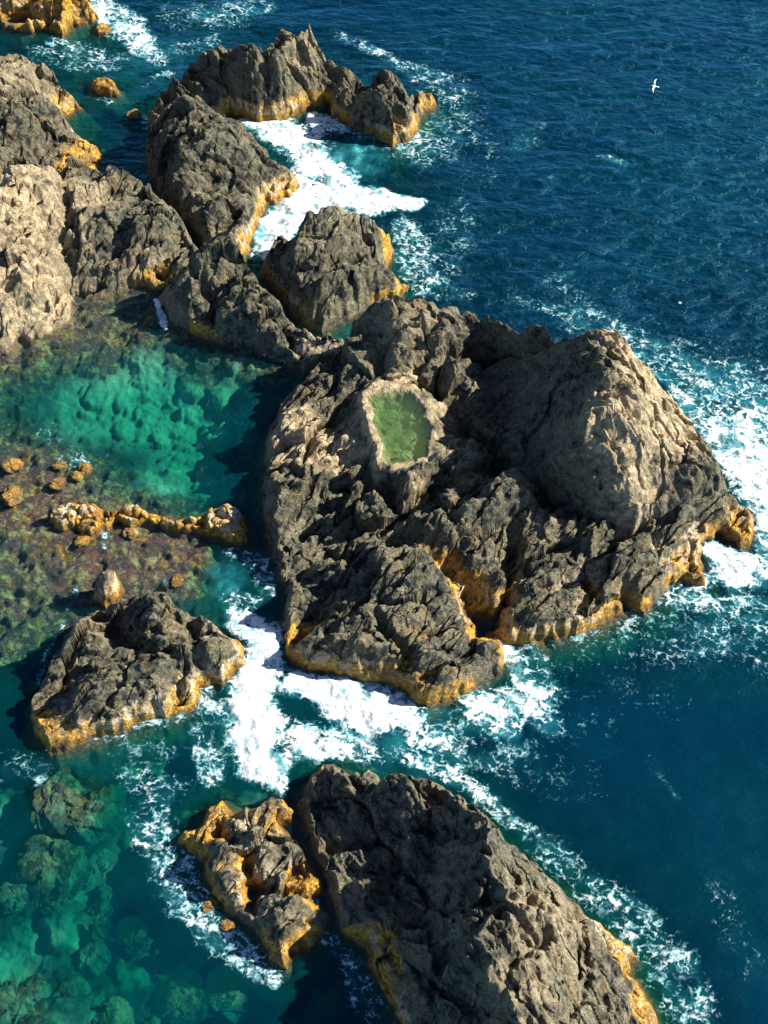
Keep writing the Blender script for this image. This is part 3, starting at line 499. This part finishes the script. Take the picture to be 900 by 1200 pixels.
SUBM = [(68,938,28,-1.0,'brown weedy boulder under water, left one of the touching pair below the islet'),
        (105,950,27,-1.1,'brown weedy boulder under water, right one of the touching pair below the islet'),
        (62,1015,34,-1.6,'large pale olive boulder lying under the green water'),
        (30,755,20,-.9,'round brown boulder under water close to the left edge'),
        (8,775,18,-.9,'pale boulder under water half cut by the left edge beside a brown one'),
        (68,1065,14,-2.0,'small pale boulder under water below the large olive one'),
        (116,1085,10,-1.7,'little yellow green boulder in the deep green water'),
        (40,1160,14,-1.6,'olive boulder under water near the lower left corner'),
        (15,1180,22,-1.4,'wide weedy boulder under water in the lower left corner'),
        (80,1165,16,-1.9,'bright green boulder under water near the bottom edge'),
        (160,1105,12,-2.3,'pale green stone in the dark deeper water'),
        (215,1175,20,-2.0,'dim olive boulder under water below the foam streaks'),
        (110,1120,15,-2.2,'green boulder sunk beside a small yellow one'),
        (270,1170,18,-2.2,'dark green boulder under water near the bottom edge'),
        (15,1050,14,-1.9,'dark boulder under water on the left edge'),
        (130,1195,20,-2.0,'mottled boulder under water cut by the bottom edge')]
for a, b, rad, z, _l in SUBM:
    x, y = map(float, unproj(a, b, z)); q = rad*.062; rr = np.sqrt((gx-x)**2+(gy-y)**2)/q
    tall = np.maximum(tall, np.where(rr < 1.15, z-.35*q+.62*q*np.sqrt(np.clip(1.2-rr**2, 0, 1)), -99))
depth = -tall
def sea_z(x, y):
    a = R(8)
    u = x*math.cos(a)+y*math.sin(a); v = -x*math.sin(a)+y*math.cos(a)
    return .16*fbm(u/7, v/3.2, 3, 500)+.05*gn(u/2.4, v/1.3, 510)
# foam strokes, each [(px, py, radius px, density)...]
FOAMS = [
 [(760,395,40,.40),(830,430,50,.46),(890,440,40,.46)],[(800,440,26,.62),(850,490,34,.72),(885,540,30,.9)],[(870,500,24,1.),(890,560,34,1.2)],
 [(500,90,34,.44),(560,140,40,.42),(560,210,36,.36),(540,290,34,.42)],[(660,345,30,.42),(700,370,26,.5)],
 [(740,700,26,.6),(790,700,24,.75),(840,690,30,.95)],[(700,735,14,.6),(650,755,10,.55)],[(620,770,26,.7),(640,810,30,.6)],
 [(430,860,40,.9),(500,850,44,.9),(560,845,34,.9)],[(200,800,20,.5),(240,815,16,.8)],[(270,700,14,.8),(300,700,14,.8)],
 [(600,350,12,.45),(640,362,16,.55),(690,375,34,.55),(740,400,38,.60),(790,430,44,.64),(850,470,48,.70)],
 [(745,420,8,.8),(790,460,10,.85),(830,500,18,.95),(862,545,26,1.1),(895,590,30,1.1)],
 [(850,440,40,.62),(890,480,40,.72),(880,530,34,1.0),(900,600,26,1.1),(905,640,20,1)],
 [(835,650,16,1.2),(865,670,30,1.1),(895,670,26,.95)],[(850,700,26,.85),(830,740,50,.55),(770,740,50,.5),(700,740,22,.45)],[(880,720,45,.62),(890,770,40,.45)],
 [(390,38,10,.5),(430,58,12,.6),(480,78,16,.6),(530,110,34,.56),(545,150,36,.52),(500,180,36,.6)],
 [(285,146,12,1.2),(330,155,24,1.2),(360,170,30,1.1),(380,215,40,1.3),(345,250,28,1.4),(315,275,22,1.4),(310,295,18,1.1)],
 [(380,150,20,1.1),(370,140,14,1.1),(420,175,30,.8),(470,170,24,.8),(510,150,20,.6)],[(400,232,24,1.4),(450,235,20,1.35),(488,240,9,1.2)],
 [(475,262,20,.75),(485,300,28,.72),(500,335,26,.66),(545,345,16,.5)],[(540,250,40,.45),(520,300,40,.5)],
 [(115,8,22,1.0),(145,30,26,.95),(170,55,20,.95),(185,72,14,.8)],[(50,60,24,.55),(85,72,26,.62),(130,70,26,.6),(60,48,10,.7)],[(120,115,12,.6),(130,122,8,.7)],
 [(200,20,30,.5),(265,18,30,.68),(300,8,26,.6)],[(210,60,20,.55),(250,45,14,.6)],[(195,85,10,.6),(165,100,8,.5)],
 [(262,648,12,.6),(300,660,18,.62),(322,690,16,.68)],[(275,720,18,1.0),(310,745,22,1.1),(300,790,32,1.2),(295,840,36,1.3),(310,890,34,1.3),(325,915,18,1.1)],
 [(250,830,22,.72),(235,870,20,.6),(250,905,24,.8)],[(345,800,18,1.1),(380,815,26,1.2),(430,830,36,1.3),(470,845,32,1.1)],
 [(345,870,26,1.),(390,870,24,.95),(430,875,20,.85)],[(480,860,40,.82),(540,850,44,.95),(590,830,36,1.05),(625,820,24,.85),(645,850,26,.6)],
 [(585,755,10,1.1),(600,780,14,1.),(612,805,18,1.)],[(500,885,26,.75),(560,880,40,.62),(620,890,40,.5),(680,910,40,.36)],
 [(480,890,14,.9),(530,905,14,.9),(570,935,14,.8),(620,980,18,.6),(680,1030,28,.6),(740,1080,36,.62),(790,1140,36,.6),(820,1200,34,.6)],
 [(160,905,26,.55),(195,925,26,.55),(170,960,30,.58),(200,1010,34,.74),(215,1050,30,.7),(250,1090,26,.74),(300,1130,24,.74),(325,1148,14,.8)],[(185,985,26,.7),(225,1010,16,.7)],
 [(385,1095,14,.7),(405,1130,20,.55),(430,1165,22,.6),(450,1200,20,.5)],[(370,1060,8,.7),(365,1100,8,.7)],
 [(15,895,26,.5),(40,905,20,.55)],[(130,870,20,.45),(180,880,30,.5),(150,905,20,.4)],
 [(700,760,70,.42),(760,800,80,.34),(640,800,60,.36),(700,850,60,.32)],[(840,1040,22,.42),(880,1130,30,.36)],[(580,1010,10,.4)],
 [(620,150,26,.42),(600,190,20,.34)],[(700,180,5,.5),(735,192,6,.72)],[(885,260,6,.65)],[(640,330,8,.5),(670,320,8,.6)],[(798,355,5,.6)],
 [(55,505,18,.5),(80,520,12,.5),(105,545,6,.7),(75,535,10,.6)],[(115,620,6,.9),(118,640,6,.6)],[(185,355,5,1.2),(190,375,7,1.2),(196,385,4,1)],[(195,680,5,.9)],
 [(88,690,5,.6),(60,760,6,.6),(40,800,6,.55)],[(355,400,8,.7),(375,402,10,.9),(362,422,6,.8)],[(300,408,6,.7),(345,425,4,.8)],
 [(300,545,5,.4),(330,600,6,.4),(320,640,6,.5)],[(760,885,8,.4),(790,930,5,.55)],[(530,1105,4,.0)],
 [(60,880,10,.5),(120,868,8,.6),(170,852,8,.6),(215,840,10,.7)],
]
FW = []
for s_ in FOAMS:
    o = []
    for a, b, rad, dn in s_:
        x, y = unproj(a, b, 0); x2, _ = unproj(a+rad, b, 0); o.append((float(x), float(y), float(x2-x), dn))
    FW.append(o)
def foam_density(x, y, grow=1.):
    D = np.zeros(x.shape)
    wx = x+.9*fbm(x/3.5, y/2.6, 3, 700); wy = y+.7*fbm(x/3.5+8, y/2.6, 3, 701)
    for st in FW:
        A = np.array(st); rm = A[:, 2].max()*2.2*grow+1.5
        m = (x > A[:, 0].min()-rm) & (x < A[:, 0].max()+rm) & (y > A[:, 1].min()-rm) & (y < A[:, 1].max()+rm)
        if not m.any(): continue
        d, (rad, dn) = polyline_d(st, wx[m], wy[m])
        q = d/(rad*grow)
        dn = dn+.10*sstep(.9, .5, dn)*sstep(.0, .3, dn)
        D[m] = np.maximum(D[m], dn*sstep(1.75, .35, q))
    for a, b, rad, wv in [(425,182,30,.75),(400,165,18,.5),(520,838,26,.45),(455,868,20,.45),(345,835,16,.5),(325,880,12,.35),(370,215,12,.4),(845,690,14,.5),(560,870,24,.35)]:
        hx, hy = map(float, unproj(a, b)); h2, _ = unproj(a+rad, b)
        D *= 1-wv*sstep(1.5, .2, np.sqrt((wx-hx)**2+((wy-hy)*1.2)**2)/(float(h2)-hx))
    return D
milk = np.zeros(gx.shape)
core = (gx > -60) & (gx < 60) & (gy > -50) & (gy < 80)
milk[core] = np.clip((foam_density(gx[core], gy[core], 1.05)-.5)/.7, 0, 1)*.85
for a, b, rad, v in [(425,180,30,.75),(265,680,26,.55),(610,160,26,.16),(480,860,60,.5),(110,885,40,.16),(760,690,20,.3),(230,60,40,.15),(180,70,40,.3),(390,200,40,.8)]:
    x, y = map(float, unproj(a, b)); x2, _ = unproj(a+rad, b)
    milk = np.maximum(milk, v*sstep(1.6, .2, np.sqrt((gx-x)**2+((gy-y)*.8)**2)/(float(x2)-x)))
milk = np.clip(milk*np.clip(.75+1.3*fbm(gx/1.6, gy/1.3, 4, 720, .6), .1, 1.3), 0, 1)
fade = np.exp(-(np.maximum(0, np.abs(gx)-50)+np.maximum(0, np.abs(gy)-70))/60)
sea = link('sea', grid_mesh('sea', gx, gy, sea_z(gx, gy)*fade, None, {'depth': depth, 'milk': milk}, True, SEA), kind='structure')
print('sea', time.time()-T0)
# sea bed
bx, by = np.meshgrid(axis(-42, 20, .13, 5200), axis(-36, 45, .13, 6200))
bz, wd = bed_height(bx, by)
far = np.maximum(0, np.maximum(np.abs(bx)-70, np.abs(by)-90))
bz = bz-np.minimum(far, 20)*.3
link('seabed', grid_mesh('seabed', bx, by, bz, None, {'weed': wd, 'relief': bed_relief(bx, by, bz), 'pale': np.maximum(spots(PALEW, bx, by), (.18)*sstep(.0, .4, fbm(bx/2.6, by/2.6, 4, 91)))}, True, BED), kind='structure')
print('bed', time.time()-T0)

# ------------------------------------------------------------------ build the rocks
STEP = .065
island = None
objs = {}
for r in ROCKS:
    P = np.array(r['poly']); x0, y0 = P.min(0)-2.6; x1, y1 = P.max(0)+2.6
    x0 = max(x0, -52); 
    st = STEP if r['name'] not in ('golden_islet', 'wave_washed_rock', 'rock_pinnacle') else .05
    X, Y = np.meshgrid(np.arange(x0, x1, st), np.arange(max(y0, -46), y1, st))
    H, sd, top = rock_height(r, X, Y)
    base = -4.2 if not r.get('part') else .6
    keep = (H > base) & (sd > -2.2)
    if r['name'] == 'island_boulder' or r['name'] == 'island_ridge': keep = sd > -.25
    # let steps lean a little so that ledges overhang
    jx = .04*gn(X/.35+H*1.7, Y/.35, r['seed']+60)+.12*gn(X/.9+H*.9, Y/.9-H*.6, r['seed']+61)
    jy = .04*gn(X/.35-H*1.3, Y/.35+9, r['seed']+62)+.12*gn(X/.9-H*.8, Y/.9+H*.7, r['seed']+63)
    k = np.clip(sd+.5, 0, 1)
    al = spots(r['algw'], X, Y, .06); tn = spots(r['tanw'], X, Y); cr = spots(r['cruw'], X, Y, .12)
    if r['name'] == 'rock_island':
        ps = sdist(poolw, X, Y)
        pcx, pcy = np.mean(poolw, 0); sidew = .5-.5*np.sign(X-pcx)*np.minimum(1, np.abs(X-pcx)); q = sstep(-.35-.9*sidew, -.05, ps+.7*fbm(X/.8, Y/.8, 3, 10)); k = k*(1-q); tn = np.maximum(tn, q*1.3)*(1-.0*q)
        al = al*(1-q)
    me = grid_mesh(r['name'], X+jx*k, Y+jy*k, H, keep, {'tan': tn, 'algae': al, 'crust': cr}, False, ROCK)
    if r.get('part'):
        o = link(r['name'].replace('island_', ''), me, island, r['label'])
    else:
        o = link(r['name'], me, None, r['label'], r['cat'])
        if r['name'] == 'rock_island': island = o
    objs[r['name']] = o
print('rocks', time.time()-T0)
# ------------------------------------------------------------------ rock pool on the island
pw = np.array(poolw); X, Y = np.meshgrid(np.arange(pw[:, 0].min()-.9, pw[:, 0].max()+.9, .08), np.arange(pw[:, 1].min()-.9, pw[:, 1].max()+.9, .08))
ps = sdist(poolw, X, Y)
POOLM = water_material('pool_water', (.36, .12, .34), .26, (.13, .20, .07), (.09, .15, .05), .12)
me = grid_mesh('rock_pool', X, Y, np.full(X.shape, POOLZ-.06), ps > -.45, {'depth': np.clip(ps*1.1+.25, .05, 1.9), 'milk': ps*0}, True, POOLM)
link('rock_pool', me, None, 'small still green pool cupped on top of the rock island', 'rock pool')
# ------------------------------------------------------------------ foam
fx, fy = np.meshgrid(np.arange(-38, 42, .06), np.arange(-37, 66, .06))
print('foam grid', fx.shape)
# coarse density first, then refine only where it matters
cx, cy = np.meshgrid(np.arange(-38, 42.5, .25), np.arange(-37, 66.5, .25))
def bil(A, x, y):
    u = (x+38)/.25; v = (y+37)/.25
    i = np.clip(u.astype(int), 0, A.shape[1]-2); j = np.clip(v.astype(int), 0, A.shape[0]-2)
    fu = u-i; fv = v-j
    return (A[j, i]*(1-fu)+A[j, i+1]*fu)*(1-fv)+(A[j+1, i]*(1-fu)+A[j+1, i+1]*fu)*fv
cD = foam_density(cx, cy)
D = bil(cD, fx, fy)
m = D > .08
x = fx[m]; y = fy[m]; d_ = D[m]
u = x+.95*fbm(x/1.2, y/.9, 5, 800, .6); v = y+.85*fbm(x/1.2+5, y/.9+2, 5, 801, .6)
ca, sa = math.cos(R(-38)), math.sin(R(-38)); u, v = (u*ca+v*sa)/1.55, (-u*sa+v*ca)
f1, f2, _, _, _ = worley(u/.70, v/.58, 810)
e1 = 1-np.clip((f2-f1)/.42, 0, 1)
f1, f2, _, _, _ = worley(u/.30+.3*gn(x/.3, y/.3, 5), v/.24, 811)
e2 = 1-np.clip((f2-f1)/.5, 0, 1)
f3 = .5+.5*fbm(x/2.2, y/1.6, 5, 820, .6)
f4 = .5+.6*fbm(x/.35, y/.3, 3, 830, .6)
P_ = .30*e1+.24*e2+.62*(f3-.5)+.15+(.34-.2*np.clip(d_-.6, 0, .5)/.5)*(f4-.5)+.11
lace = sstep(-.10, .42, P_-(.99-d_*.80))*np.clip(.30+.85*d_, 0, 1)
hole = sstep(.02, .42, fbm(u/1.9, v/1.1, 5, 860, .6))*.6+sstep(.1, .5, fbm(x/.7+.6*gn(x/1.1, y/1.1, 9), y/.5, 4, 861, .6))*.35
lace = lace*(1-hole*np.clip(1.9-d_, .8, 1))
cov = np.zeros(fx.shape); cov[m] = lace
hl = np.zeros(fx.shape)
hl[m] = .03+.26*np.clip(d_-.65, 0, .6)*(.8+2.2*fbm(x/1.7, y/1.3, 3, 840)+.12*gn(x/.3, y/.3, 850))
keep = cov > .07
me = grid_mesh('foam', fx, fy, sea_z(fx, fy)+np.maximum(hl, .02), keep, {'cover': cov}, True, FOAM)
link('foam', me, None, 'white surf foam churning round the rocks and streaking the blue water', 'foam', kind='stuff')
print('foam', len(me.polygons), time.time()-T0)

# ------------------------------------------------------------------ submerged boulders and small reef rocks
def blob_mesh(name, seed, sub=5, flat=.6, rough=.25, mat=None, alg=0., tan=0., cru=0.):
    import bmesh
    bm = bmesh.new(); bmesh.ops.create_icosphere(bm, subdivisions=sub, radius=1)
    co = np.array([v.co[:] for v in bm.verts])
    n = 1+rough*(fbm(co[:, 0]*1.3+co[:, 2], co[:, 1]*1.3-co[:, 2], 4, seed)*1.4+.45*facets(co[:, 0]+co[:, 2]*.7+3, co[:, 1]-co[:, 2]*.5, .55, seed+3))
    co2 = co*n[:, None]; co2[:, 2] *= flat
    for v, c in zip(bm.verts, co2): v.co = c
    me = bpy.data.meshes.new(name); bm.to_mesh(me); bm.free()
    for k, val in (('tan', tan), ('algae', alg), ('crust', cru), ('weed', .60), ('relief', .8), ('pale', .25)):
        a = me.attributes.new(k, 'FLOAT', 'POINT'); a.data.foreach_set('value', np.full(len(me.vertices), val, np.float32))
    for p in me.polygons: p.use_smooth = False
    me.materials.append(mat); return me
protos = [blob_mesh('submerged_boulder', 900+i, 5, .55, .35, BED) for i in range(4)]
for i, (a, b, rad, z, lab) in enumerate(SUBM):
    x, y = unproj(a, b, z); s = rad*.062
    o = link('submerged_boulder', protos[i % 4], None, lab, 'boulder', 'boulders under the green water')
    o.location = (x, y, z-s*.35); o.scale = (s, s*1.05, s); o.rotation_euler = (0, 0, i*2.1)
REEF = [(15,545,12,.12,'small golden stone on the reef at the left edge, upper one'),
        (14,581,16,.2,'golden stone on the reef at the left edge, lower one'),
        (70,545,9,.05,'small orange stone on the pool side edge of the reef'),
        (100,548,9,.12,'upright brown stone at the right tip of the upper reef'),
        (68,566,10,.1,'flat yellow stone lying in purple seaweed'),
        (90,558,9,.08,'thin yellow stone above a flat yellow one in seaweed'),
        (98,632,11,.1,'little golden stone just below the golden ledge'),
        (153,624,9,.15,'yellow stone propped under the middle of the golden ledge'),
        (208,680,9,.0,'faint yellow stone on the reef above the islet'),
        (266,1085,8,.15,'small orange stone in the foam left of the weedy rock'),
        (310,1075,7,.1,'tiny ochre stone at the foot of the weedy rock'),
        (157,133,11,.15,'dark brown stone in the shaded blue inlet'),
        (836,1047,6,-.22,'lone orange brown stone breaking the dark water at lower right'),
        (470,338,11,.35,'reddish stone at the seaward foot of the stocky rock'),
        (500,242,6,-.15,'brown stone at the tip of the white foam tongue'),
        (245,1060,8,.1,'reddish stone awash in the surf beside the weedy rock')]
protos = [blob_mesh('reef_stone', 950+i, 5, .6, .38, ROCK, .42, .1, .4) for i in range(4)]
for i, (a, b, rad, z, lab) in enumerate(REEF):
    x, y = unproj(a, b, z); s = rad*.062
    o = link('reef_stone', protos[i % 4], None, lab, 'stone', 'small stones breaking the water')
    o.location = (x, y, z-.05); o.scale = (s*.9, s*.72, s*.5); o.rotation_euler = (0, 0, i*1.7)

# ------------------------------------------------------------------ seabird gliding over open water
def loft(rings):
    n = len(rings[0]); vs = [v for r_ in rings for v in r_]; fs = []
    for i in range(len(rings)-1):
        for j in range(n): fs.append((i*n+j, i*n+(j+1) % n, (i+1)*n+(j+1) % n, (i+1)*n+j))
    fs.append(tuple(range(n))[::-1]); fs.append(tuple((len(rings)-1)*n+j for j in range(n)))
    return vs, fs
def mk(name, vs, fs, mat, parent=None, **k):
    me = bpy.data.meshes.new(name); me.from_pydata(vs, [], fs); me.update(); me.materials.append(mat)
    for p in me.polygons: p.use_smooth = True
    return link(name, me, parent, **k)
WHITE = plain('white_feathers', (.85, .85, .83), .7); GREY = plain('grey_feathers', (.40, .42, .45), .7); BEAK = plain('yellow_beak', (.7, .45, .05), .4)
rings = []
for (t, rr, z) in [(-.34, .012, 0), (-.30, .035, 0), (-.18, .065, 0), (0, .085, 0), (.12, .078, .005), (.20, .052, .02), (.25, .048, .03), (.30, .042, .03), (.335, .018, .025)]:
    rings.append([(rr*math.cos(a)*1.0, t, z+rr*math.sin(a)*.85) for a in np.linspace(0, 2*math.pi, 12, endpoint=False)])
bird = mk('seabird', *loft(rings), WHITE, None, label='white seabird gliding low over the open dark blue sea', cat='bird')
for s in (-1, 1):
    rr = []
    for (t, y0, c, z, th) in [(.05, .02, .22, .02, .03), (.22, .08, .20, .09, .022), (.40, .12, .17, .13, .016), (.58, .06, .12, .12, .010), (.70, -.02, .06, .09, .006), (.76, -.07, .015, .07, .003)]:
        rr.append([(s*t, y0+c*.5*math.cos(a), z+th*math.sin(a)) for a in np.linspace(0, 2*math.pi, 10, endpoint=False)])
    mk('wing', *loft(rr), WHITE, bird)
mk('tail', *loft([[(-.03, -.28, .01), (.03, -.28, .01), (.03, -.28, -.01), (-.03, -.28, -.01)], [(-.09, -.46, .008), (.09, -.46, .008), (.09, -.46, -.004), (-.09, -.46, -.004)]]), WHITE, bird)
mk('beak', *loft([[(.012, .325, .03), (-.012, .325, .03), (-.012, .325, .01), (.012, .325, .01)], [(.003, .39, .012), (-.003, .39, .012), (-.003, .39, .006), (.003, .39, .006)]]), BEAK, bird)
x, y = unproj(767, 101, 2.5)
bird.location = (x, y, 2.5); bird.rotation_euler = (R(10), R(-32), R(75)); bird.scale = (.85,)*3
print('done', time.time()-T0)
